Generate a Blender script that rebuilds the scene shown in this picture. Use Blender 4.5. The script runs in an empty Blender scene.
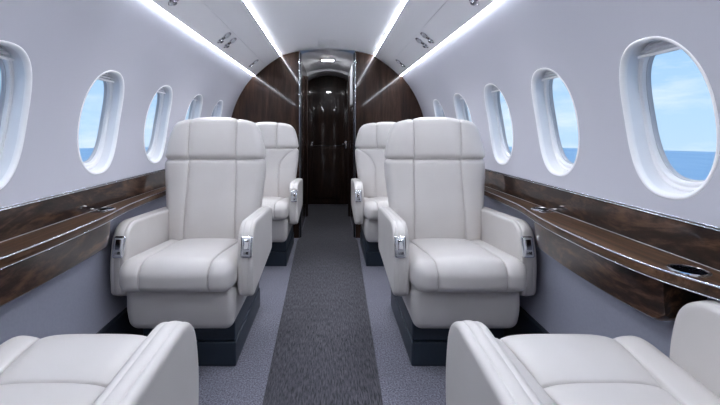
import bpy, math, random
import numpy as np
from mathutils import Vector, Matrix
random.seed(4)
PI = math.pi
sc = bpy.context.scene
COL = sc.collection

# ------------------------------------------------------------------ helpers
def link(o, parent=None):
    COL.objects.link(o)
    if parent is not None: o.parent = parent
    return o

def mesh_obj(name, verts, faces, mat, parent=None, smooth=True, loc=None, fmats=None):
    me = bpy.data.meshes.new(name)
    me.from_pydata([tuple(map(float, v)) for v in verts], [], faces)
    for m in (mat if isinstance(mat, (list, tuple)) else [mat]): me.materials.append(m)
    if fmats: me.polygons.foreach_set('material_index', fmats)
    if smooth: me.polygons.foreach_set('use_smooth', [True]*len(me.polygons))
    me.update()
    o = bpy.data.objects.new(name, me)
    if loc: o.location = loc
    return link(o, parent)

def fix_normals(o):
    import bmesh
    bm = bmesh.new(); bm.from_mesh(o.data)
    bmesh.ops.recalc_face_normals(bm, faces=bm.faces)
    bm.to_mesh(o.data); bm.free()
    return o

def sharp(o, deg=35):
    import bmesh
    bm = bmesh.new(); bm.from_mesh(o.data)
    bmesh.ops.recalc_face_normals(bm, faces=bm.faces)
    for e in bm.edges:
        if len(e.link_faces) == 2 and e.calc_face_angle(0) > math.radians(deg): e.smooth = False
    bm.to_mesh(o.data); bm.free()
    return o

def thing(name, label, cat, loc=(0,0,0), rot=(0,0,0), group=None):
    o = bpy.data.objects.new(name, None); o.empty_display_size = .1
    o.location = loc; o.rotation_euler = rot
    o['label'] = label; o['category'] = cat
    if group: o['group'] = group
    return link(o)

def struct(o):
    o['kind'] = 'structure'; return o

class MB:
    """collects simple solids into one mesh"""
    def __init__(s): s.v = []; s.f = []; s.m = []
    def add(s, v, f, m=0):
        b = len(s.v); s.v += [tuple(x) for x in v]; s.f += [tuple(b+i for i in q) for q in f]; s.m += [m]*len(f)
        return s
    def box(s, x0, x1, y0, y1, z0, z1, m=0):
        v = [(x,y,z) for x in (x0,x1) for y in (y0,y1) for z in (z0,z1)]
        return s.add(v, [(0,1,3,2),(4,6,7,5),(0,4,5,1),(2,3,7,6),(0,2,6,4),(1,5,7,3)], m)
    def bevbox(s, x0, x1, y0, y1, z0, z1, r, m=0, n=3):
        v, f = rbox_arrays(((x1-x0)/2,(y1-y0)/2,(z1-z0)/2), r, None, nc=n)
        c = np.array(((x0+x1)/2,(y0+y1)/2,(z0+z1)/2))
        return s.add(v+c, f, m)
    def cyl(s, c, axis, r, h, n=24, m=0, r2=None):
        """closed cylinder from c along axis ('x','y','z') by h"""
        r2 = r if r2 is None else r2
        v = []
        for (rr, hh) in ((r,0),(r2,h)):
            for i in range(n):
                a = 2*PI*i/n; p = (rr*math.cos(a), rr*math.sin(a), hh)
                if axis == 'x': p = (p[2], p[0], p[1])
                elif axis == 'y': p = (p[0], p[2], p[1])
                v.append((c[0]+p[0], c[1]+p[1], c[2]+p[2]))
        f = [(i,(i+1)%n,n+(i+1)%n,n+i) for i in range(n)] + [tuple(range(n))[::-1], tuple(range(n,2*n))]
        return s.add(v, f, m)
    def lathe(s, prof, c, n=32, m=0, sx=1, sy=1):
        """prof list of (r,z) revolved about z"""
        v = []; k = len(prof)
        for r, z in prof:
            for i in range(n):
                a = 2*PI*i/n; v.append((c[0]+sx*r*math.cos(a), c[1]+sy*r*math.sin(a), c[2]+z))
        f = [(j*n+i, j*n+(i+1)%n, (j+1)*n+(i+1)%n, (j+1)*n+i) for j in range(k-1) for i in range(n)]
        if prof[0][0] > 1e-6 and False: pass
        return s.add(v, f, m)
    def build(s, name, mat, parent=None, smooth=True, loc=None, deg=35):
        o = mesh_obj(name, s.v, s.f, mat, parent, smooth, loc, s.m)
        if smooth: sharp(o, deg)
        else: fix_normals(o)
        return o

def axis_coords(h, r, step, seams=(), nc=5, fine=.0012, k=9):
    a = [-h + r*(1-math.cos(i/nc*PI/2)) if False else -h + r*i/nc for i in range(nc)]
    n = max(2, int(round((2*h-2*r)/step)))
    a += [-h+r + (2*h-2*r)*i/n for i in range(n+1)]
    a += [h-r + r*(i+1)/nc for i in range(nc)]
    for s_ in seams:
        a = [x for x in a if abs(x-s_) > fine*(k+.6)]
        a += [s_ + fine*i for i in range(-k, k+1) if abs(s_+fine*i) <= h]
    return sorted(set(round(x, 6) for x in a))

def rbox_arrays(h, r, warp=None, step=(.02,.02,.02), seams=((),(),()), nc=5):
    h = list(h)
    if isinstance(step, (int, float)): step = (step,)*3
    if warp is None and step == (.02,.02,.02): step = tuple(max(.001, 2*q) for q in h)
    A = [axis_coords(h[i], r, step[i], seams[i], nc) for i in range(3)]
    idx = {}; P = []; F = []
    def vid(i, j, k):
        key = (i, j, k)
        if key not in idx: idx[key] = len(P); P.append((A[0][i], A[1][j], A[2][k]))
        return idx[key]
    N = [len(a)-1 for a in A]
    for i in range(N[0]):
        for j in range(N[1]):
            for k, fl in ((0,1),(N[2],0)):
                q = (vid(i,j,k), vid(i+1,j,k), vid(i+1,j+1,k), vid(i,j+1,k)); F.append(q[::-1] if fl else q)
    for i in range(N[0]):
        for k in range(N[2]):
            for j, fl in ((0,0),(N[1],1)):
                q = (vid(i,j,k), vid(i+1,j,k), vid(i+1,j,k+1), vid(i,j,k+1)); F.append(q[::-1] if fl else q)
    for j in range(N[1]):
        for k in range(N[2]):
            for i, fl in ((0,1),(N[0],0)):
                q = (vid(i,j,k), vid(i,j+1,k), vid(i,j+1,k+1), vid(i,j,k+1)); F.append(q[::-1] if fl else q)
    P = np.array(P); H = np.array(h)
    Q = np.clip(P, -(H-r), H-r); D = P-Q
    L = np.linalg.norm(D, axis=1, keepdims=True); L[L < 1e-9] = 1
    nrm = D/L
    P = Q + nrm*r
    if warp is not None: P = warp(P, nrm)
    return P, F

def rbox(name, h, r, mat, parent, warp=None, step=.02, seams=((),(),()), loc=None, nc=5):
    v, f = rbox_arrays(h, r, warp if warp else (lambda p, n: p), step, seams, nc)
    return mesh_obj(name, v, f, mat, parent, True, loc)

def sweep(name, path, prof, mat, parent=None, closed_prof=True, smooth=True, caps=True):
    """path: list of functions? -> list of (origin(Vector), ex(Vector), ez(Vector)); prof: list of (a,b)"""
    v = []; n = len(prof)
    for (o, ex, ez) in path:
        for (a, b) in prof: v.append(o + ex*a + ez*b)
    f = []
    for i in range(len(path)-1):
        for j in range(n if closed_prof else n-1):
            k = (j+1) % n
            f.append((i*n+j, i*n+k, (i+1)*n+k, (i+1)*n+j))
    if caps and closed_prof:
        f.append(tuple(range(n))[::-1]); f.append(tuple((len(path)-1)*n+i for i in range(n)))
    o = mesh_obj(name, v, f, mat, parent, smooth)
    return sharp(o, 40)

# ------------------------------------------------------------------ materials
def new_mat(name):
    m = bpy.data.materials.new(name); m.use_nodes = True
    nt = m.node_tree; b = nt.nodes['Principled BSDF']
    return m, nt, b

def N(nt, t, **kw):
    n = nt.nodes.new(t)
    for k, v in kw.items():
        if k in n.inputs: n.inputs[k].default_value = v
        else: setattr(n, k, v)
    return n

def ramp(nt, stops):
    r = nt.nodes.new('ShaderNodeValToRGB'); e = r.color_ramp.elements
    while len(e) < len(stops): e.new(.5)
    for q, (p, c) in zip(e, stops): q.position = p; q.color = (*c, 1)
    return r

def coords(nt, scale=(1,1,1), rot=(0,0,0), which='Object'):
    tc = nt.nodes.new('ShaderNodeTexCoord'); mp = nt.nodes.new('ShaderNodeMapping')
    mp.inputs['Scale'].default_value = scale; mp.inputs['Rotation'].default_value = rot
    nt.links.new(tc.outputs[which], mp.inputs['Vector'])
    return mp.outputs['Vector']

def bump(nt, b, hsock, strength, dist):
    bp = nt.nodes.new('ShaderNodeBump'); bp.inputs['Strength'].default_value = strength
    bp.inputs['Distance'].default_value = dist
    nt.links.new(hsock, bp.inputs['Height']); nt.links.new(bp.outputs['Normal'], b.inputs['Normal'])

def plain(name, col, rough=.5, metal=0, coat=0, spec=.5, noise=None):
    m, nt, b = new_mat(name)
    b.inputs['Base Color'].default_value = (*col, 1); b.inputs['Roughness'].default_value = rough
    b.inputs['Metallic'].default_value = metal; b.inputs['Coat Weight'].default_value = coat
    b.inputs['Coat Roughness'].default_value = .05; b.inputs['Specular IOR Level'].default_value = spec
    if noise:
        sc_, st, di = noise
        n = N(nt, 'ShaderNodeTexNoise', Scale=sc_, Detail=4.0)
        nt.links.new(coords(nt), n.inputs['Vector']); bump(nt, b, n.outputs['Fac'], st, di)
        mx = N(nt, 'ShaderNodeMix', data_type='RGBA'); mx.inputs[0].default_value = .5
        r = ramp(nt, [(.3, tuple(c*.97 for c in col)), (.7, tuple(min(1, c*1.03) for c in col))])
        n2 = N(nt, 'ShaderNodeTexNoise', Scale=sc_*.12, Detail=3.0); nt.links.new(coords(nt), n2.inputs['Vector'])
        nt.links.new(n2.outputs['Fac'], r.inputs['Fac']); nt.links.new(r.outputs['Color'], b.inputs['Base Color'])
    return m

def leather_mat():
    m, nt, b = new_mat('cream_leather')
    v = coords(nt)
    n1 = N(nt, 'ShaderNodeTexNoise', Scale=5.0, Detail=3.0); nt.links.new(v, n1.inputs['Vector'])
    r = ramp(nt, [(.3, (.600,.572,.552)), (.7, (.645,.617,.597))])
    nt.links.new(n1.outputs['Fac'], r.inputs['Fac']); nt.links.new(r.outputs['Color'], b.inputs['Base Color'])
    vo = N(nt, 'ShaderNodeTexVoronoi', Scale=420.0); nt.links.new(v, vo.inputs['Vector'])
    bump(nt, b, vo.outputs['Distance'], .12, .0008)
    b.inputs['Roughness'].default_value = .36; b.inputs['Specular IOR Level'].default_value = .5
    return m

def wood_mat(name, cols, scale, coat=1.0, rough=.3, crough=.04, fig=1.0):
    m, nt, b = new_mat(name)
    v = coords(nt, scale)
    n1 = N(nt, 'ShaderNodeTexNoise', Scale=1.0, Detail=6.0, Roughness=.62, Distortion=1.4*fig)
    nt.links.new(v, n1.inputs['Vector'])
    v2 = coords(nt, tuple(s*6 for s in scale))
    n2 = N(nt, 'ShaderNodeTexNoise', Scale=1.0, Detail=4.0, Roughness=.7); nt.links.new(v2, n2.inputs['Vector'])
    mx = N(nt, 'ShaderNodeMix', data_type='FLOAT'); mx.inputs[0].default_value = .35
    nt.links.new(n1.outputs['Fac'], mx.inputs[2]); nt.links.new(n2.outputs['Fac'], mx.inputs[3])
    r = ramp(nt, [(.34, cols[0]), (.5, cols[1]), (.66, cols[2])])
    nt.links.new(mx.outputs[0], r.inputs['Fac']); nt.links.new(r.outputs['Color'], b.inputs['Base Color'])
    b.inputs['Roughness'].default_value = rough; b.inputs['Coat Weight'].default_value = coat*.75; b.inputs['Specular IOR Level'].default_value = .12
    b.inputs['Coat Roughness'].default_value = crough
    return m

def carpet_mat(name, c0, c1, scale, streak=False):
    m, nt, b = new_mat(name)
    v = coords(nt, scale)
    n1 = N(nt, 'ShaderNodeTexNoise', Scale=1.0, Detail=3.0, Roughness=.65); nt.links.new(v, n1.inputs['Vector'])
    r = ramp(nt, [(.36, c0), (.64, c1)])
    nt.links.new(n1.outputs['Fac'], r.inputs['Fac'])
    n3 = N(nt, 'ShaderNodeTexNoise', Scale=4.0, Detail=3.0); nt.links.new(coords(nt), n3.inputs['Vector'])
    mx = N(nt, 'ShaderNodeMix', data_type='RGBA', blend_type='MULTIPLY'); mx.inputs[0].default_value = .5
    r3 = ramp(nt, [(.3, (.72,.72,.72)), (.7, (1.0,1.0,1.0))])
    nt.links.new(n3.outputs['Fac'], r3.inputs['Fac'])
    nt.links.new(r.outputs['Color'], mx.inputs[6]); nt.links.new(r3.outputs['Color'], mx.inputs[7])
    nt.links.new(mx.outputs[2], b.inputs['Base Color'])
    bump(nt, b, n1.outputs['Fac'], .8, .004)
    b.inputs['Roughness'].default_value = .95; b.inputs['Specular IOR Level'].default_value = .1
    b.inputs['Sheen Weight'].default_value = .25
    return m

def emis(name, col, s):
    m, nt, b = new_mat(name)
    b.inputs['Base Color'].default_value = (.8,.8,.8,1)
    b.inputs['Emission Color'].default_value = (*col, 1); b.inputs['Emission Strength'].default_value = s
    return m

LEATHER = leather_mat()
WALLM = plain('wall_lining', (.50,.50,.555), .55)
CEILM = plain('ceiling_lining', (.86,.86,.885), .5)
RIMM = plain('window_moulding', (.93,.93,.94), .35)
REVM = plain('window_reveal', (.86,.86,.87), .4)
SHADEM = plain('pleated_shade_fabric', (.60,.61,.64), .7)
SIDEM = plain('sidewall_fabric', (.33,.34,.41), .85, noise=(900, .5, .001))
KICKM = plain('dark_kick_trim', (.012,.017,.028), .5)
PLINTHM = plain('slate_plinth', (.016,.026,.040), .38, noise=(200, .1, .0005))
CHROME = plain('polished_chrome', (.78,.80,.84), .12, metal=1)
TRIMM = plain('brushed_trim', (.66,.68,.74), .22, metal=1)
SATIN = plain('satin_metal', (.62,.63,.67), .30, metal=.5)
BLACK = plain('gloss_black', (.008,.008,.012), .15)
DARKMET = plain('dark_glass', (.02,.022,.03), .08, coat=1)
WALNUT = wood_mat('walnut_veneer', ((.006,.0032,.0026), (.024,.012,.008), (.105,.054,.030)), (9, 2.6, 8), crough=.05, fig=1.8)
TOPWOOD = wood_mat('walnut_ledge_veneer', ((.016,.008,.005), (.062,.030,.015), (.15,.082,.044)), (40, 1.2, 10), coat=.45, crough=.22, rough=.4)
BULKW = wood_mat('bulkhead_walnut', ((.010,.0055,.0042), (.028,.0145,.0095), (.060,.032,.021)), (16, 4, 1.3), coat=.45, crough=.06, fig=.5)
DOORW = wood_mat('door_walnut', ((.010,.006,.005), (.024,.013,.010), (.045,.025,.018)), (12, 4, 1.3), crough=.05, fig=.5)
CARPET = carpet_mat('cabin_carpet', (.085,.085,.112), (.30,.30,.37), (150,150,150))
RUNNER = carpet_mat('aisle_carpet', (.018,.018,.025), (.105,.103,.122), (190, 26, 190))
STRIP = emis('cove_light', (.85,.90,1.0), 105.0)
STRIP2 = emis('wall_wash_light', (.85,.90,1.0), 40.0)
LAMP = emis('lamp_lens', (.9,.95,1.0), 14.0)
DIFF = emis('downlight_lens', (.95,.97,1.0), 140.0)

def pane_mat():
    m = bpy.data.materials.new('clear_window'); m.use_nodes = True; nt = m.node_tree
    nt.nodes.clear()
    out = nt.nodes.new('ShaderNodeOutputMaterial'); t = nt.nodes.new('ShaderNodeBsdfTransparent')
    g = nt.nodes.new('ShaderNodeBsdfGlossy'); g.inputs['Roughness'].default_value = .02
    fr = nt.nodes.new('ShaderNodeFresnel'); fr.inputs['IOR'].default_value = 1.06
    mx = nt.nodes.new('ShaderNodeMixShader')
    nt.links.new(fr.outputs[0], mx.inputs[0]); nt.links.new(t.outputs[0], mx.inputs[1]); nt.links.new(g.outputs[0], mx.inputs[2])
    nt.links.new(mx.outputs[0], out.inputs[0])
    return m
PANE = pane_mat()

# ------------------------------------------------------------------ cabin shell
Y0, Y1 = -.62, 3.6            # unseen closing wall behind the camera, forward bulkhead
BEAM = 6.0
R, ZC = .965, .935            # fuselage lining circle
def wall_pt(s, y, t, d=0):
    a = t/R
    return (s*(R+d)*math.cos(a), y, ZC+(R+d)*math.sin(a))
T0, T1 = -.165, .735*R
TW = .152                      # window centre, arc coordinate
WA, WB, WN = .138, .223, 2.4  # half width, half height, squareness
NA = 72
def oval(off, k):
    a = 2*PI*(k+.0)/NA
    c, s_ = math.cos(a), math.sin(a)
    A, B = WA+off, WB+off
    return (A*math.copysign(abs(c)**(2/WN), c), B*math.copysign(abs(s_)**(2/WN), s_))
CW = .2
def build_wall(side, name, centres):
    s = side; V = []; F = []; cache = {}
    def vid(y, t):
        key = (round(y, 5), round(t, 5))
        if key not in cache: cache[key] = len(V); V.append(wall_pt(s, y, t))
        return cache[key]
    # outer rectangle points per direction
    tb, tt = T0-TW, T1-TW
    rect = []
    for k in range(NA):
        a = 2*PI*k/NA; c, s_ = math.cos(a), math.sin(a)
        sx = CW/abs(c) if abs(c) > 1e-9 else 1e9
        sy = (tt/s_ if s_ > 0 else tb/s_) if abs(s_) > 1e-9 else 1e9
        q = min(sx, sy); rect.append([q*c, q*s_])
    for cx, cy in ((CW,tt),(-CW,tt),(-CW,tb),(CW,tb)):
        j = min(range(NA), key=lambda k: (rect[k][0]-cx)**2+(rect[k][1]-cy)**2); rect[j] = [cx, cy]
    Ts = sorted(set([round(p[1], 6) for p in rect if abs(p[0]-CW) < 1e-6]))
    TsL = sorted(set([round(p[1], 6) for p in rect if abs(p[0]+CW) < 1e-6]))
    assert len(Ts) == len(TsL)
    RG = 10
    for yc in centres:
        grid = []
        for g in range(RG+1):
            u = (g/RG)**1.3; row = []
            for k in range(NA):
                o = oval(0, k); p = rect[k]
                row.append(vid(yc+o[0]*(1-u)+p[0]*u, TW+o[1]*(1-u)+p[1]*u))
            grid.append(row)
        for g in range(RG):
            for k in range(NA):
                k2 = (k+1) % NA
                F.append((grid[g][k], grid[g][k2], grid[g+1][k2], grid[g+1][k]))
    edges = [Y0] + [e for yc in centres for e in (yc-CW, yc+CW)] + [Y1]
    for i in range(0, len(edges), 2):
        a, b = edges[i], edges[i+1]
        for j in range(len(Ts)-1):
            F.append((vid(a, TW+Ts[j]), vid(b, TW+Ts[j]), vid(b, TW+Ts[j+1]), vid(a, TW+Ts[j+1])))
    o = mesh_obj(name, V, F, WALLM)
    fix_normals(o)
    return struct(o)

CEN = [.055, .56, 1.065, 1.565, 2.06, 2.60, 3.14]
CEN_R = [.025, .525, 1.022, 1.52, 2.02, 2.54, 3.06]; CEN_L = [.03, .545, 1.06, 1.585, 2.10, 2.62, 3.13]
build_wall(1, 'wall_right', CEN_R)
build_wall(-1, 'wall_left', CEN_L)

def ring_mesh(s, yc, rings):
    V = []; F = []
    for (off, d) in rings:
        for k in range(NA):
            o = oval(off, k)
            if off < -.013:
                A_, B_ = oval(-.013+(off+.013)*.5, k)[0], oval(-.013+(off+.013)*1.45, k)[1]
                o = (A_, B_+.006*min(1, (-.013-off)/.02))
            p = wall_pt(s, 0, TW+o[1], d); V.append((p[0], yc+o[0], p[2]))
    for g in range(len(rings)-1):
        for k in range(NA):
            k2 = (k+1) % NA
            F.append((g*NA+k, g*NA+k2, (g+1)*NA+k2, (g+1)*NA+k))
    return V, F

def build_window(s, yc, n):
    # the moulding: rounded bright lip standing a little proud of the lining
    V, F = ring_mesh(s, yc, [(.004,.0008),(.002,-.0010),(-.001,-.0016),(-.005,-.0003),(-.0085,.003),(-.011,.0075),(-.0125,.013)])
    w = mesh_obj('window_%d' % n, V, F, RIMM); fix_normals(w); struct(w)
    V, F = ring_mesh(s, yc, [(-.0125,.011),(-.0140,.030),(-.0155,.047),(-.0165,.050)])
    o = mesh_obj('window_reveal', V, F, REVM, w); fix_normals(o)
    V, F = ring_mesh(s, yc, [(-.0145,.048),(-.018,.044),(-.021,.045),(-.0225,.050),(-.0240,.050),(-.0255,.047),(-.029,.048),(-.031,.054),(-.0320,.072)])
    o = mesh_obj('window_frame', V, F, RIMM, w); fix_normals(o)
    V, F = ring_mesh(s, yc, [(-.0305,.062),(-.0325,.060),(-.0340,.063),(-.0340,.076)])
    o = mesh_obj('window_seal', V, F, SHADEM, w); fix_normals(o)
    offs = [-.031, -.06, -.09, -.12, -WA+.001]
    V, F = ring_mesh(s, yc, [(q, .070) for q in offs[::-1]] + [(q, .074) for q in offs])
    o = mesh_obj('window_pane', V, F, PANE, w); sharp(o)
    # pleated shade, nearly fully raised, with its bottom bar
    tb_ = WB-.050
    V = []; F = []; row = 13
    def width(t):
        e = min(1, abs(t)/(WB-.019)); return (WA-.019)*(1-e**WN)**(1/WN)
    zz = [tb_ + (WB-.020-tb_)*i/6 for i in range(7)]
    for i, t in enumerate(zz):
        hw = max(.02, width(t)); d = .034+(.005 if i % 2 else 0)
        for dd in (0, .004):
            for k in range(row):
                p = wall_pt(s, 0, TW+t, d+dd); V.append((p[0], yc-hw+2*hw*k/(row-1), p[2]))
    for i in range(6):
        for q in (0, 1):
            for k in range(row-1):
                a = (i*2+q)*row+k; b = ((i+1)*2+q)*row+k
                F.append((a, a+1, b+1, b))
    o = mesh_obj('window_shade', V, F, SHADEM, w, smooth=False)
    hw = width(tb_)-.001; c = wall_pt(s, yc, TW+tb_, .036)
    m = MB(); m.bevbox(-.007, .007, -hw, hw, -.005, .003, .0025)
    b = m.build('shade_bar', REVM, o); b.location = c; b.rotation_euler = (0, -s*TW/R, 0)
    return w

n = 1
for yc in CEN_R: build_window(1, yc, n); n += 1
for yc in CEN_L: build_window(-1, yc, n); n += 1

def extrude_y(name, prof, y0, y1, mat, parent=None, ny=1, closed=False, smooth=True, deg=25):
    V = []; F = []; k = len(prof)
    for i in range(ny+1):
        y = y0+(y1-y0)*i/ny
        for (x, z) in prof: V.append((x, y, z))
    for i in range(ny):
        for j in range(k if closed else k-1):
            j2 = (j+1) % k
            F.append((i*k+j, i*k+j2, (i+1)*k+j2, (i+1)*k+j))
    if closed: F += [tuple(range(k)), tuple(ny*k+i for i in range(k))[::-1]]
    return sharp(mesh_obj(name, V, F, mat, parent, smooth), deg)

# ceiling: flat-arched centre panel and two sloping service panels with a hairline joint
def mirror(prof): return prof + [(-x, z) for x, z in prof[::-1]]
cp = [(-x*.452/12, 1.838-.0625*(x/12)**2.2) for x in range(12, -1, -1)]
cp = cp + [(-x, z) for x, z in cp[:-1][::-1]]
cp = [(-.452, 1.86)] + cp + [(.452, 1.86)]
struct(extrude_y('ceiling', cp, Y0, Y1, CEILM, deg=50))
PA, PB = (.4545, 1.769), (.703, 1.578)
tang = Vector((PB[0]-PA[0], 0, PB[1]-PA[1])).normalized()
for s, nm in ((1, 'ceiling_right'), (-1, 'ceiling_left')):
    def pp(t, off=0):
        # slope panel point, bulging a little towards the cabin
        x = PA[0]+(PB[0]-PA[0])*t; z = PA[1]+(PB[1]-PA[1])*t
        bul = .008*math.sin(PI*t)
        nx, nz = .55, .835
        return (s*(x+(bul+off)*nx), z+(bul+off)*nz)
    g = .0035
    prof = [(s*(PA[0]+.010), PA[1]+.02), (s*(PA[0]+.008), PA[1]+.001)] + [pp(t) for t in np.linspace(0, .53, 8)] + [pp(.531, .006), pp(.537, .006)] + [pp(t) for t in np.linspace(.538, 1, 8)] + [(s*(PB[0]+.001), PB[1]+.02)]
    struct(extrude_y(nm, prof, Y0, Y1, CEILM, deg=40))

# cove light strips
SIDE_W = {1: 'right', -1: 'left'}
for s in (1, -1):
    V = [(s*.4535, 1.784), (s*.4600, 1.7705)]
    prof = [(s*.4540, 1.785), (s*.4545, 1.7700), (s*.462, 1.7700), (s*.462, 1.785)]
    o = extrude_y('light_strip', prof, Y0, Y1-.002, STRIP, closed=True, smooth=False)
    o['label'] = 'upper cool white light strip along the %s edge of the central ceiling' % SIDE_W[s]; o['category'] = 'light strip'; o['group'] = 'ceiling light strips'
    wx, wz = R*math.cos(.700), ZC+R*math.sin(.700)
    prof = [(s*.7065, 1.578), (s*.7225, 1.5765), (s*.7225, 1.585), (s*.7035, 1.585)]
    o = extrude_y('light_strip', prof, Y0, Y1-.002, STRIP2, closed=True, smooth=False)
    o['label'] = 'lower cool white light strip where the %s ceiling panel meets the windowed wall' % SIDE_W[s]; o['category'] = 'light strip'; o['group'] = 'ceiling light strips'

# shell above so no daylight gets between the panels
cap = [(.80*math.cos(a)*1.0, 1.62+.30*math.sin(a)) for a in np.linspace(0, PI, 24)]
struct(extrude_y('ceiling_outer_shell', cap, Y0, 5.4, CEILM))

# lower sidewalls and dark kick trim
for s in (1, -1):
    prof = [(s*.958, .80), (s*.950, .70), (s*.945, .62), (s*.932, .42), (s*.905, .235)]
    struct(extrude_y('wall_%s_lower' % SIDE_W[s], prof, Y0, Y1, SIDEM))
    prof = [(s*.96, .238), (s*.898, .238), (s*.890, .232), (s*.884, .0), (s*.96, -.0)]
    struct(extrude_y('baseboard_%s' % SIDE_W[s], prof, Y0, Y1, KICKM, closed=True))

# floor
m = MB(); m.box(-1.0, 1.0, Y0, 5.4, -.05, 0)
struct(m.build('floor', CARPET, smooth=False))
def run_x(y):                   # half width of the aisle carpet
    return .222 + .068*min(1, max(0, (y-1.2)/2.6))
V = []; F = []
ys = list(np.linspace(Y0, 5.15, 60))
for y in ys:
    w = run_x(y) if y < 3.56 else .262
    for x, z in ((-w-.003, .0005), (-w, .009), (-w+.012, .011), (w-.012, .011), (w, .009), (w+.003, .0005)): V.append((x+.0, y, z))
for i in range(len(ys)-1):
    for j in range(5): F.append((i*6+j, i*6+j+1, (i+1)*6+j+1, (i+1)*6+j))
rn = sharp(mesh_obj('aisle_runner', V, F, RUNNER))
rn['label'] = 'dark streaked grey carpet runner down the middle of the aisle'; rn['category'] = 'carpet runner'

# unseen closing wall, dark and set close behind the camera to cut frontal light
m = MB(); m.box(-1.0, 1.0, Y0-.04, Y0, 0, 1.95)
struct(m.build('wall_aft_light_block', BULKW, smooth=False))

# forward bulkhead halves
def cab_prof():
    pts = [(.95, .0), (.95, .70)]
    for a in np.linspace(-.16, .70, 16): pts.append((R*math.cos(a)+.004, ZC+R*math.sin(a)))
    pts += [(.735, 1.60), (.458, 1.778), (.452, 1.79), (.36, 1.806), (.272, 1.826)]
    return pts
for s in (1, -1):
    P = [(.272, 0)] + cab_prof()
    V = [(s*x, y, z) for y in (Y1, Y1+.035) for x, z in P]; k = len(P)
    F = [tuple(range(k)), tuple(range(k, 2*k))[::-1]] + [(i, (i+1) % k, k+(i+1) % k, k+i) for i in range(k)]
    o = mesh_obj('wall_forward_%s' % SIDE_W[s], V, F, BULKW, smooth=False); fix_normals(o); struct(o)
    # post on the aisle edge of the bulkhead
    m = MB(); m.bevbox(s*.262-.009, s*.262+.009, Y1-.012, Y1+.10, 0, 1.80, .006)
    p = m.build('trim_%d' % (1 if s > 0 else 2), DARKMET); struct(p)
    m = MB(); m.bevbox(s*.272-.0018, s*.272+.0018, Y1-.015, Y1-.006, 0, 1.80, .002)
    m.build('chrome_edge', CHROME, p)
    # vestibule side wall
    m = MB(); m.box(min(s*.272, s*.30), max(s*.272, s*.30), Y1+.035, 5.25, 0, 1.84)
    struct(m.build('wall_vestibule_%s' % SIDE_W[s], DOORW, smooth=False))
m = MB(); m.bevbox(.262, .274, 3.95, 5.02, 1.33, 1.76, .003)
struct(m.build('trim_3', plain('white_trim', (.62,.63,.68), .35)))
# second pair of posts in the vestibule
for s, k in ((1, 4), (-1, 5)):
    m = MB(); m.bevbox(s*.255-.012, s*.255+.012, 4.45, 4.55, 0, 1.70, .006)
    struct(m.build('trim_%d' % k, DOORW))
# vestibule ceiling and arched header
arc = [(x, 1.832-.75*x*x) for x in np.linspace(-.275, .275, 15)]
struct(extrude_y('ceiling_vestibule', arc, Y1-.01, 5.25, CEILM))
V = []; F = []
for y in (4.72, 5.14):
    for x in np.linspace(-.272, .272, 15): V.append((x, y, 1.806-.95*x*x))
    for x in np.linspace(.272, -.272, 15): V.append((x, y, 1.84))
F = [tuple(range(30)), tuple(range(30, 60))[::-1]] + [(i, (i+1) % 30, 30+(i+1) % 30, 30+i) for i in range(30)]
hd = mesh_obj('trim_6', V, F, CEILM, smooth=False); fix_normals(hd); struct(hd)

# vestibule door
m = MB(); m.bevbox(-.272, .272, 5.18, 5.22, .012, 1.83, .004)
door = m.build('door_1', DOORW); struct(door)
m = MB(); m.bevbox(-.222, .222, 5.168, 5.182, .865, 1.66, .006); m.build('upper_panel', DOORW, door)
m = MB(); m.bevbox(-.222, .222, 5.168, 5.182, .10, .80, .006); m.build('lower_panel', DOORW, door)
m = MB(); m.bevbox(-.255, .262, 5.172, 5.182, .826, .834, .002); m.build('joint_strip', DARKMET, door)
m = MB(); m.bevbox(-.245, -.212, 5.158, 5.182, .825, .885, .006)
h = m.build('door_latch', CHROME, door)
m = MB(); m.bevbox(.225, .262, 5.15, 5.182, .79, .90, .008); m.bevbox(.19, .245, 5.125, 5.14, .845, .862, .005); m.cyl((.24, 5.13, .853), 'y', .008, .03)
h = m.build('door_handle', CHROME, door)
m = MB(); m.box(-.5, .5, 5.26, 5.3, 0, 1.95); struct(m.build('wall_forward_end', DOORW, smooth=False))

# downlight and access hatch
t = thing('ceiling_light', 'small oblong recessed downlight in the vestibule ceiling beyond the bulkhead', 'ceiling light', (-.0, 4.12, 1.829))
m = MB(); m.bevbox(-.085, .085, -.055, .055, -.006, .004, .003); m.build('bezel', SATIN, t)
m = MB(); m.bevbox(-.062, .062, -.034, .034, -.009, -.004, .002); m.build('diffuser', DIFF, t)
m = MB(); m.bevbox(-.082, .082, 3.26, 3.44, 1.8335, 1.842, .002)
o = m.build('ceiling_hatch', CEILM); o['label'] = 'flush rectangular access hatch in the central ceiling near the bulkhead'; o['category'] = 'hatch'

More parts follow.
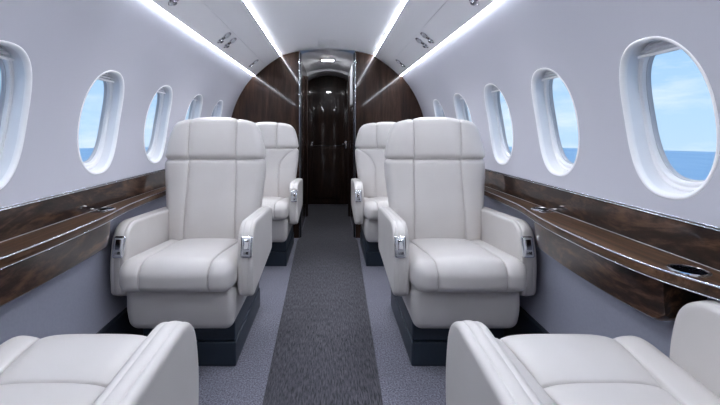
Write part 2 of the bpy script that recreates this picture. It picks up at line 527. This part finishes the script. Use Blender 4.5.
# ------------------------------------------------------------------ reading light units in the sloping panels
def make_unit():
    root = thing('reading_light', '', 'reading light', group='overhead reading light and air vent units')
    # local: x across the slope, y along the cabin, +z into the cabin
    m = MB()
    for cx, r in ((-.021, .021), (.021, .018)):
        m.lathe([(r+.004, -.001), (r+.0035, .003), (r, .0045), (r-.003, .002), (r-.004, -.006), (.001, -.006)], (cx, 0, 0), 28)
    m.bevbox(-.030, .030, -.012, .012, -.002, .0025, .002)
    m.build('bezel', CHROME, root)
    m = MB(); m.lathe([(.0145, -.003), (.014, .006), (.011, .0105), (.0085, .0108), (.0080, .004), (.001, .004)], (-.021, 0, 0), 24)
    m.build('lamp_housing', SATIN, root)
    m = MB(); m.lathe([(.0078, .0045), (.006, .0062), (.0005, .0068)], (-.021, 0, 0), 20)
    m.build('lamp_lens', DARKMET, root)
    m = MB(); m.lathe([(.0125, -.003), (.0118, .009), (.0095, .013), (.006, .0132), (.0055, .006), (.0005, .006)], (.021, 0, 0), 24)
    m.lathe([(.0045, .006), (.0035, .011), (.0005, .012)], (.021, 0, 0), 16)
    m.build('air_nozzle', CHROME, root)
    return root
def copy_tree(o, parent=None):
    c = o.copy(); COL.objects.link(c)
    if parent is not None: c.parent = parent
    for ch in list(o.children): copy_tree(ch, c)
    return c
unit = make_unit(); first = True
ULAB = {0: 'nearest chrome reading light on the %s ceiling panel, half out of the picture',
        1: 'nearer of the paired chrome reading lights on the %s ceiling panel',
        2: 'farther of the paired chrome reading lights on the %s ceiling panel',
        3: 'single chrome reading light on the %s ceiling panel close to the bulkhead'}
for s in (-1, 1):
    for k, y in enumerate((1.625, 2.33, 2.465, 3.22)):
        u = unit if first else copy_tree(unit); first = False
        t_ = .745
        x = PA[0]+(PB[0]-PA[0])*t_; z = PA[1]+(PB[1]-PA[1])*t_
        nx, nz = .55, .835
        b = .008*math.sin(PI*t_)-.0005
        ex = Vector((s*(PB[0]-PA[0]), 0, PB[1]-PA[1])).normalized()
        ez = Vector((-s*abs(ex.z), 0, -abs(ex.x)))
        ey = ez.cross(ex)
        M = Matrix((ex, ey, ez)).transposed()
        u.location = (s*(x+b*nx), y, z+b*nz); u.rotation_euler = M.to_euler()
        u.scale = (1.2, 1.35, 1.2); u['label'] = ULAB[{0: 0, 1: 1, 2: 2, 3: 3}[k]] % SIDE_W[s]

# spots added to brighten seat tops; nearest pair has no reading unit
for s in (-1, 1):
    for y in (.95, 1.625, 2.33, 2.465, 3.22):
        L = bpy.data.lights.new('added_seat_spot', 'SPOT'); L.energy = BEAM*(.35 if y < 1 else 1); L.color = (.97, .97, 1.0)
        L.spot_size = math.radians(115); L.spot_blend = 1.0; L.shadow_soft_size = .05
        lo = bpy.data.objects.new('added_seat_spot', L); COL.objects.link(lo)
        lo.location = (s*.60, y, 1.62); lo.rotation_euler = (math.radians(-4), 0, 0)

# ------------------------------------------------------------------ side ledges
LZ = .717
KN = {1: [(-2,.905),(.55,.905),(.70,.895),(.79,.868),(.88,.824),(1.0,.812),(1.15,.811),(1.3,.820),(1.45,.838),(1.56,.862),(1.68,.882),(2.0,.890),(3.7,.905)],
      -1: [(-2,.905),(.55,.905),(.70,.895),(.79,.868),(.88,.838),(1.0,.832),(1.15,.832),(1.3,.838),(1.45,.848),(1.56,.866),(1.68,.884),(2.0,.890),(3.7,.905)]}
def xf(s, y):
    k = KN[s]
    return float(np.interp(y, [a for a, b in k], [b for a, b in k]))
def xfs(s, y): return sum(xf(s, y+d)*w for d, w in ((-.09,1),(-.06,2),(-.03,3),(0,4),(.03,3),(.06,2),(.09,1)))/16

def ledge_path(s, y0, y1, step=.03, dx=0):
    n_ = int((y1-y0)/step); out = []
    for i in range(n_+1):
        y = y0+(y1-y0)*i/n_
        out.append(y)
    return out

def boolean_cut(o, cutters):
    for c in cutters:
        md = o.modifiers.new('b', 'BOOLEAN'); md.operation = 'DIFFERENCE'; md.object = c; md.solver = 'EXACT'
    dg = bpy.context.evaluated_depsgraph_get(); dg.update()
    me = bpy.data.meshes.new_from_object(o.evaluated_get(dg))
    o.modifiers.clear(); old = o.data; o.data = me; bpy.data.meshes.remove(old)
    for c in cutters:
        d = c.data; bpy.data.objects.remove(c); bpy.data.meshes.remove(d)
    return o

def circ_tube(path, r, n_=8):
    V = []; F = []
    for i, p in enumerate(path):
        a = path[max(0, i-1)]; b = path[min(len(path)-1, i+1)]
        t_ = (Vector(b)-Vector(a)).normalized(); u_ = t_.cross(Vector((0,0,1))).normalized(); w_ = u_.cross(t_)
        for k in range(n_):
            an = 2*PI*k/n_; V.append(Vector(p)+u_*r*math.cos(an)+w_*r*math.sin(an))
    for i in range(len(path)-1):
        for k in range(n_): F.append((i*n_+k, i*n_+(k+1) % n_, (i+1)*n_+(k+1) % n_, (i+1)*n_+k))
    F += [tuple(range(n_))[::-1], tuple((len(path)-1)*n_+k for k in range(n_))]
    return V, F

CUPS = {1: [(.876, .874, .0345), (.909, 1.555, .029)], -1: [(.909, 1.555, .029)]}
for s in (1, -1):
    side = SIDE_W[s]
    root = thing('side_ledge', 'long glossy walnut ledge running under the %s windows' % side, 'ledge', (s*.93, 1.0, LZ), group='walnut side ledges')
    root.location = (0, 0, 0)
    yy = ledge_path(s, Y0+.01, Y1-.002)
    # top slab with rounded nose
    V = []; F = []
    for y in yy:
        x = xfs(s, y)
        for (dx, z) in ((.0, LZ), (None, LZ), (None, LZ-.034), (.006, LZ-.034), (.0, LZ-.026), (-.003, LZ-.017), (-.003, LZ-.009), (-.001, LZ-.002)):
            V.append((s*(.951 if dx is None else x+dx), y, z))
    k = 8
    for i in range(len(yy)-1):
        for j in range(k): F.append((i*k+j, i*k+(j+1) % k, (i+1)*k+(j+1) % k, (i+1)*k+j))
    F += [tuple(range(k)), tuple((len(yy)-1)*k+j for j in range(k))[::-1]]
    top = mesh_obj('ledge_top', V, F, TOPWOOD, root, True); fix_normals(top)
    cut = []
    for (cx, cy, r) in CUPS[s]:
        m = MB(); m.cyl((s*cx, cy, LZ-.1), 'z', r, .2, 40); cut.append(m.build('cut', CHROME))
    boolean_cut(top, cut)
    top.data.polygons.foreach_set('use_smooth', [True]*len(top.data.polygons)); sharp(top, 30)
    # backsplash panel
    prof = [(s*.949, LZ-.01), (s*.9465, LZ+.003), (s*.9485, .811), (s*.951, .8145), (s*.9590, .8145), (s*.960, LZ-.01)]
    extrude_y('back_panel', prof, Y0+.01, Y1-.002, WALNUT, root, closed=True)
    for zz_, xx_, rr in ((.8175, .9525, .0022), (.8120, .9475, .0016)):
        V, F = circ_tube([(s*xx_, Y0+.01, zz_), (s*xx_, Y1-.002, zz_)], rr)
        mesh_obj('chrome_trim', V, F, TRIMM, root)
    V, F = circ_tube([(s*.9455, Y0+.01, LZ+.0015), (s*.9455, Y1-.002, LZ+.0009)], .0008)
    mesh_obj('chrome_trim', V, F, SATIN, root)
    V, F = circ_tube([(s*(xfs(s, y)-.0022), y, LZ-.0035) for y in yy], .0026)
    mesh_obj('chrome_trim', V, F, TRIMM, root)
    V, F = circ_tube([(s*(xfs(s, y)+.001), y, LZ-.0315) for y in yy], .0020)
    mesh_obj('chrome_trim', V, F, TRIMM, root)
    # table locker front hanging below the bulge
    yb = list(np.linspace(.90, 1.515, 40)); V = []; F = []
    for i, y in enumerate(yb):
        x = xfs(s, y)+.012
        e = min(y-yb[0], yb[-1]-y); rz = .02*max(0, 1-e/.03)**2
        zb = .572+rz
        for (xx, z) in ((x, LZ-.034), (x+.002, .64), (x+.006, zb+.008), (x+.016, zb), (.948, zb), (.948, LZ-.034)): V.append((s*xx, y, z))
    k = 6
    for i in range(len(yb)-1):
        for j in range(k): F.append((i*k+j, i*k+(j+1) % k, (i+1)*k+(j+1) % k, (i+1)*k+j))
    F += [tuple(range(k)), tuple((len(yb)-1)*k+j for j in range(k))[::-1]]
    sharp(mesh_obj('table_locker', V, F, WALNUT, root), 30)
    for (cx, cy, r) in CUPS[s]:
        m = MB()
        m.lathe([(r+.0055, 0), (r+.005, .003), (r+.001, .0042), (r-.0025, .003), (r-.003, -.004)], (s*cx, cy, LZ), 40, 0)
        m.lathe([(r-.0028, 0), (r-.004, -.028), (r-.006, -.030), (.0005, -.031)], (s*cx, cy, LZ), 40, 1)
        c = m.build('cup_holder', [CHROME, BLACK], root)
    for (cx, cy, r) in CUPS[s][-1:]:
        m = MB(); m.bevbox(s*(cx-.001)-.030, s*(cx-.001)+.030, cy-r-.040, cy-r-.018, LZ-.001, LZ+.0035, .0015)
        m.build('latch_plate', CHROME, root)

# ------------------------------------------------------------------ seats
def groove(d, depth=.006, w=.0028, crown=.008, L=.022):
    d = np.abs(d)
    return -depth*np.exp(-(d/w)**1.3) - crown*np.exp(-d/L)

HALF = .237
def cushion(kind, parent):
    h = (HALF, .25, .066)
    sx = .143
    def w(P, n_):
        P = P.copy(); x, y, z = P[:,0].copy(), P[:,1].copy(), P[:,2].copy()
        up = np.clip(n_[:,2], 0, 1); fr = np.clip(-n_[:,1], 0, 1); side = np.abs(n_[:,0])
        if kind == 'forward': so = sx+.010-.030*np.clip((y+.25)/.30, 0, 1)**.8
        else: so = sx+.018*np.clip((y+.12)/.35, 0, 1)
        ax = np.abs(x); S0 = .6*HALF
        xa = np.where(ax < S0, ax*so/S0, so+(ax-S0)*(HALF-so)/(HALF-S0))
        x = np.sign(x)*xa; P[:,0] = x
        if kind == 'forward':
            sxx = so; d1 = np.abs(xa-so)
            g = groove(d1, .008, .0020, .013, .024)
            inside = np.abs(x) < sxx
            d2 = np.where(inside, np.abs(y+.056), 9)
            g2 = groove(d2, .007, .0020, .012, .026)
            g = np.minimum(g, 0) + np.where(inside, g2, 0)
        else:
            d1 = np.abs(xa-so)
            g = groove(d1, .0075, .0020, .011, .024)
        # crowned top, sides fall off
        crown = (.006 if kind == 'forward' else .012)*np.clip(1-(x/HALF)**2, 0, 1)*np.clip(1-(y/.25)**4, 0, 1)
        dz = g*up + crown*up
        dy = -g*fr + -.010*fr*np.clip(1-(x/HALF)**4, 0, 1)
        P[:,2] += dz; P[:,1] += dy
        # front nose hangs slightly, rear sinks
        P[:,2] -= .045*np.clip((y+.20)/.45, 0, 1)
        # nose rounding of the front top edge
        nose = np.clip((-.17-y)/.08, 0, 1)
        P[:,2] -= .020*nose**2*np.clip((z+.066)/.132, 0, 1)
        # corners pulled in slightly
        P[:,0] *= 1 - .03*np.clip((-.15-y)/.1, 0, 1)**2
        return P
    seams = ((-.6*HALF, .6*HALF), (-.056,) if kind == 'forward' else (), ())
    st = (.0042, .006, .012)
    return rbox('seat_cushion', h, .048, LEATHER, parent, w, st, seams, (0, -.05, .454), nc=7)

def wprof(z):
    return np.interp(z, [.44,.52,.66,.80,.88,.93,1.0,1.06,1.12], [.234,.240,.258,.274,.278,.276,.266,.252,.232])
HZ = .44
def backrest(kind, parent, recline):
    # height .44 -> .898 ; local origin at the hinge, z up the back
    hh = (.908-.44)/2
    h = (.25, .052, hh)
    def w(P, n_):
        P = P.copy(); P[:,2] += hh
        x0 = P[:,0].copy(); z = P[:,2].copy(); Z = z+HZ
        W = wprof(Z); u = x0/.25
        fr = np.clip(-n_[:,1], 0, 1)
        if kind != 'curved':
            f_ = (.136-.008*np.clip((Z-.5)/.4, 0, 1))/W; au = np.abs(u)
            u = np.sign(u)*np.where(au < .5, au*f_/.5, f_+(au-.5)*(1-f_)/.5)
        x = u*W
        if kind == 'curved':
            d = np.full_like(x, 9.0); ax = np.abs(x)
            # bolster seam: upright low down, sweeping out to the shoulder
            tt_ = np.linspace(0, 1, 60)
            cx = np.where(tt_ < .5, .112, .112+.150*((tt_-.5)/.5)**2.0)
            cz = np.where(tt_ < .5, .44+.24*tt_/.5, .68+.215*((tt_-.5)/.5)**.75)
            for a in range(59):
                ex_, ez_ = cx[a+1]-cx[a], cz[a+1]-cz[a]; L2 = ex_*ex_+ez_*ez_
                q = np.clip(((ax-cx[a])*ex_+(Z-cz[a])*ez_)/L2, 0, 1)
                d = np.minimum(d, np.hypot(ax-cx[a]-q*ex_, Z-cz[a]-q*ez_))
        else:
            d = np.abs(np.abs(x)-f_*W)
        g = groove(d, .0095, .0034, .008, .018) if kind == 'curved' else groove(d, .0075, .0020, .010, .022)
        lum = .016*np.exp(-((Z-.60)/.12)**2)
        y = P[:,1] + .052
        y = y - g*fr - lum*fr*(1-.4*u**2) + .028*np.abs(u)**4 + fr*.006*np.clip((Z-.87)/.028, 0, 1)**2
        P[:,0] = x; P[:,1] = y
        return P
    o = rbox('backrest', h, .035, LEATHER, parent, w, (.0042, .03, .0055 if kind == 'curved' else .012), ((),(),()) if kind == 'curved' else ((-.125,.125),(),()), (0, .175, HZ), nc=6)
    o.rotation_euler = (-recline, 0, 0)
    return o

def headrest(kind, parent, recline):
    z0, z1 = .893, 1.130
    hh = (z1-z0)/2; h = (.25, .052, hh)
    sx = .095 if kind == 'curved' else .128
    def w(P, n_):
        P = P.copy(); P[:,2] += hh
        z = P[:,2]; Z = z+z0
        u = P[:,0]/.25; W = wprof(Z)
        f_ = sx/W; au = np.abs(u)
        u = np.sign(u)*np.where(au < .5, au*f_/.5, f_+(au-.5)*(1-f_)/.5)
        x = u*W
        fr = np.clip(-n_[:,1], 0, 1); up = np.clip(n_[:,2], 0, 1)
        # shoulders roll in at the top corners
        Zt = Z - .034*np.abs(u)**2.6*np.clip((Z-z0)/(z1-z0), 0, 1)
        d = np.abs(np.abs(x)-sx)
        g = groove(d, .0070, .0020, .009, .022)
        y = P[:,1]+.042
        y = y - g*fr + .030*np.abs(u)**4 - .006*fr*np.sin(PI*np.clip((Z-z0)/(z1-z0), 0, 1))
        P[:,0] = x; P[:,1] = y; P[:,2] = Zt - z0 + (z0-HZ) + g*up*.8
        return P
    o = rbox('headrest', h, .034, LEATHER, parent, w, (.0042, .03, .012), ((-.125,.125),(),()), (0, .175, HZ), nc=6)
    o.rotation_euler = (-recline, 0, 0)
    return o

def round_poly(pts, radii, n_=8):
    out = []; k = len(pts)
    for i in range(k):
        p = Vector(pts[i]); a = Vector(pts[i-1]); b = Vector(pts[(i+1) % k]); r = radii[i]
        u_ = (a-p).normalized(); v_ = (b-p).normalized()
        ang = u_.angle(v_); t_ = min(r/math.tan(ang/2), (a-p).length*.49, (b-p).length*.49); r_ = t_*math.tan(ang/2)
        c = p+(u_+v_).normalized()*(r_/math.sin(ang/2))
        s0 = p+u_*t_-c; s1 = p+v_*t_-c
        a0 = math.atan2(s0.y, s0.x); a1 = math.atan2(s1.y, s1.x)
        da = (a1-a0+PI) % (2*PI)-PI
        for j in range(n_+1):
            an = a0+da*j/n_; out.append((c.x+r_*math.cos(an), c.y+r_*math.sin(an)))
    return out

AW = .033
def armrest(parent, x, dz=0):
    pts = [(-.212,.335),(-.222,.50),(-.186,.652),(.02,.640),(.31,.622),(.31,.385)]
    pl = round_poly(pts, [.035,.4,.088,.5,.03,.03], 8)
    # resample
    P = [Vector(p) for p in pl]; L = [0]
    for i in range(len(P)): L.append(L[-1]+(P[(i+1) % len(P)]-P[i]).length)
    tot = L[-1]; M_ = 110; Q = []
    for q in range(M_):
        d = tot*q/M_; i = max(j for j in range(len(P)) if L[j] <= d)
        seg = L[i+1]-L[i]; f = (d-L[i])/seg if seg > 1e-9 else 0
        Q.append(P[i].lerp(P[(i+1) % len(P)], f))
    nr = []
    for i in range(M_):
        t_ = (Q[(i+2) % M_]-Q[i-2]).normalized(); nr.append(Vector((t_.y, -t_.x)))
    cen = sum(Q, Vector((0,0)))/M_
    if (Q[0]-cen).dot(nr[0]) < 0: nr = [-v for v in nr]
    rings = []                                      # (x, inset)
    r = .013
    for a in np.linspace(0, PI/2, 6): rings.append((-AW+.001+r*(1-math.sin(a)) if False else -AW+r-r*math.cos(a) if False else 0, 0))
    rings = []
    rings.append((-AW, .030)); rings.append((-AW-.0003, .020))
    for a in np.linspace(0, PI/2, 6): rings.append((-AW+r*(1-math.cos(a))-.0008, r*(1-math.sin(a))))
    rings += [(-AW+.0175, .0002), (-AW+.019, .0009), (-AW+.0205, .0002)]
    full = rings + [(q_, -.0022*(1-(q_/.0135)**2)) for q_ in np.linspace(-.0115, .0115, 9)] + [(-a, b) for a, b in rings[::-1]]
    V = []; F = []
    for (xx, ins) in full:
        for q, nn in zip(Q, nr): V.append((xx, q.x-nn.x*ins, q.y-nn.y*ins))
    K = len(full)
    for g in range(K-1):
        for i in range(M_):
            j = (i+1) % M_; F.append((g*M_+i, g*M_+j, (g+1)*M_+j, (g+1)*M_+i))
    for base, sx_ in ((0, -1), ((K-1)*M_, 1)):
        F.append(tuple(range(base, base+M_)))
    o = mesh_obj('armrest', V, F, LEATHER, parent, True, (x, 0, dz)); fix_normals(o)
    # control module on the front end
    m = MB()
    m.bevbox(-.0245, .0245, -.008, .004, -.044, .044, .007, 0)
    m.bevbox(-.0185, .0185, -.0095, -.006, -.038, .038, .003, 1)
    m.bevbox(-.0130, .0130, -.0155, -.008, -.012, .031, .004, 0)
    m.bevbox(-.0130, .0130, -.0105, -.008, -.032, -.017, .002, 2)
    c = m.build('seat_control', [CHROME, SATIN, BLACK], o, loc=(0, -.2115, .556))
    c.rotation_euler = (math.radians(-13), 0, 0)
    return o

def make_seat(kind, recline):
    root = thing('executive_seat', '', 'seat', group='cream leather cabin seats')
    m = MB(); m.bevbox(-.21, .21, -.134, .44, 0, .108, .006); m.bevbox(-.205, .205, -.128, .43, .110, .225, .006)
    m.build('plinth', PLINTHM, root)
    def wb(P, n_):
        P = P.copy(); z = P[:,2]
        k_ = np.clip((-z)/.10, 0, 1)**1.6
        P[:,0] *= 1-.075*k_
        P[:,1] += .020*k_*np.clip(-n_[:,1], 0, 1) + -.006*np.clip(-n_[:,1], 0, 1)*(1-(P[:,0]/.23)**2)
        return P
    rbox('seat_base', (.230, .22, .092), .034, LEATHER, root, wb, .012, loc=(0, -.015, .300), nc=6)
    cushion(kind, root)
    backrest(kind, root, recline); headrest(kind, root, recline)
    armrest(root, -.2685); armrest(root, .2685)
    return root

s1 = make_seat('panelled', math.radians(7)); s2 = make_seat('curved', math.radians(7)); s0 = make_seat('forward', math.radians(35))
def put(src, loc, rz, label, cp=True):
    o = copy_tree(src) if cp else src
    o.location = loc; o.rotation_euler = (0, 0, rz); o['label'] = label
    for c in o.children:
        for g in c.children:
            if g.name.startswith('seat_control'): g.location.x = (-.010 if loc[0] > 0 else .010) if rz else (-.007 if loc[0] > 0 else .007)
    if not rz:
        for c in o.children:
            if c.name.startswith(('backrest', 'headrest')): c.location.x = .012 if loc[0] > 0 else -.012
    return o
put(s1, (.600, 1.775, 0), 0, 'cream leather seat facing the camera on the right, in front of another', False)
put(s1, (-.600, 1.775, 0), 0, 'cream leather seat facing the camera on the left, in front of another')
put(s2, (.514, 2.98, 0), 0, 'cream leather seat at the bulkhead on the right, behind the nearer right one', False)
put(s2, (-.518, 2.98, 0), 0, 'cream leather seat at the bulkhead on the left, behind the nearer left one')
for s in (1, -1):
    o = put(s0, (.612 if s > 0 else -.573, .69, .008), PI, 'foreground cream leather seat %s of the aisle, only its cushion and arms showing' % SIDE_W[s], s < 0)
    for c in o.children:
        if c.name.startswith('armrest'):
            inner = (c.location.x > 0) if s > 0 else (c.location.x < 0)
            c.location.z = (-.034 if s > 0 else -.024) if inner else .010
            if not inner: c.location.y += .022; c.location.x *= .958; c.location.z += .012

# ------------------------------------------------------------------ outside: sea and sky
V = []; F = []; NR, NS = 24, 96
for i in range(NR+1):
    r = 9800*(i/NR)**2 + 1
    for k in range(NS): V.append((r*math.cos(2*PI*k/NS), r*math.sin(2*PI*k/NS), -400))
for i in range(NR):
    for k in range(NS): F.append((i*NS+k, i*NS+(k+1) % NS, (i+1)*NS+(k+1) % NS, (i+1)*NS+k))
m_, nt, b = new_mat('sea_water')
n_ = N(nt, 'ShaderNodeTexNoise', Scale=1.0, Detail=6.0, Roughness=.7); nt.links.new(coords(nt, (.004,.0012,.004)), n_.inputs['Vector'])
r_ = ramp(nt, [(.3, (.52,.68,.78)), (.7, (.64,.77,.84))]); nt.links.new(n_.outputs['Fac'], r_.inputs['Fac']); nt.links.new(r_.outputs['Color'], b.inputs['Base Color'])
b.inputs['Roughness'].default_value = .6; b.inputs['Specular IOR Level'].default_value = .25
sea = mesh_obj('sea', V, F, m_); sea['kind'] = 'structure'

w = bpy.data.worlds.new('sky'); sc.world = w; w.use_nodes = True; nt = w.node_tree
bg = nt.nodes['Background']
tc = nt.nodes.new('ShaderNodeTexCoord'); sp = nt.nodes.new('ShaderNodeSeparateXYZ'); nt.links.new(tc.outputs['Generated'], sp.inputs[0])
mr = nt.nodes.new('ShaderNodeMapRange'); mr.inputs['From Min'].default_value = -.06; mr.inputs['From Max'].default_value = .6
nt.links.new(sp.outputs['Z'], mr.inputs['Value'])
r_ = ramp(nt, [(0, (.50,.70,.92)), (.12, (.46,.68,.93)), (.4, (.34,.58,.90)), (1, (.22,.45,.86))]); nt.links.new(mr.outputs[0], r_.inputs['Fac'])
mp = nt.nodes.new('ShaderNodeMapping'); mp.inputs['Scale'].default_value = (2.2, 2.2, 9); nt.links.new(tc.outputs['Generated'], mp.inputs['Vector'])
cn = N(nt, 'ShaderNodeTexNoise', Scale=1.6, Detail=7.0, Roughness=.6); nt.links.new(mp.outputs[0], cn.inputs['Vector'])
cr = ramp(nt, [(.46, (0,0,0)), (.72, (.75,.75,.75))]); nt.links.new(cn.outputs['Fac'], cr.inputs['Fac'])
mx = N(nt, 'ShaderNodeMix', data_type='RGBA'); nt.links.new(cr.outputs['Color'], mx.inputs[0])
nt.links.new(r_.outputs['Color'], mx.inputs[6]); mx.inputs[7].default_value = (.86,.93,1.0,1)
nt.links.new(mx.outputs[2], bg.inputs['Color']); bg.inputs['Strength'].default_value = .9

# ------------------------------------------------------------------ camera
cam = bpy.data.cameras.new('camera'); co = bpy.data.objects.new('camera', cam); link(co)
co.location = (.03, 0, 1.05); co.rotation_euler = (PI/2, 0, 0)
cam.lens = 36*370/720; cam.sensor_width = 36; cam.clip_start = .02; cam.clip_end = 30000
cam.shift_x = 29.5/720; cam.shift_y = -72.5/720
sc.camera = co
sc.view_settings.view_transform = 'Standard'; sc.view_settings.look = 'None'
sc.view_settings.exposure = 0.34; sc.view_settings.gamma = 1
sc.cycles.use_denoising = True
sc.cycles.max_bounces = 14; sc.cycles.diffuse_bounces = 8; sc.cycles.glossy_bounces = 5; sc.cycles.transparent_max_bounces = 12
sc.cycles.sample_clamp_indirect = 6.0
sc.cycles.caustics_reflective = False; sc.cycles.caustics_refractive = False
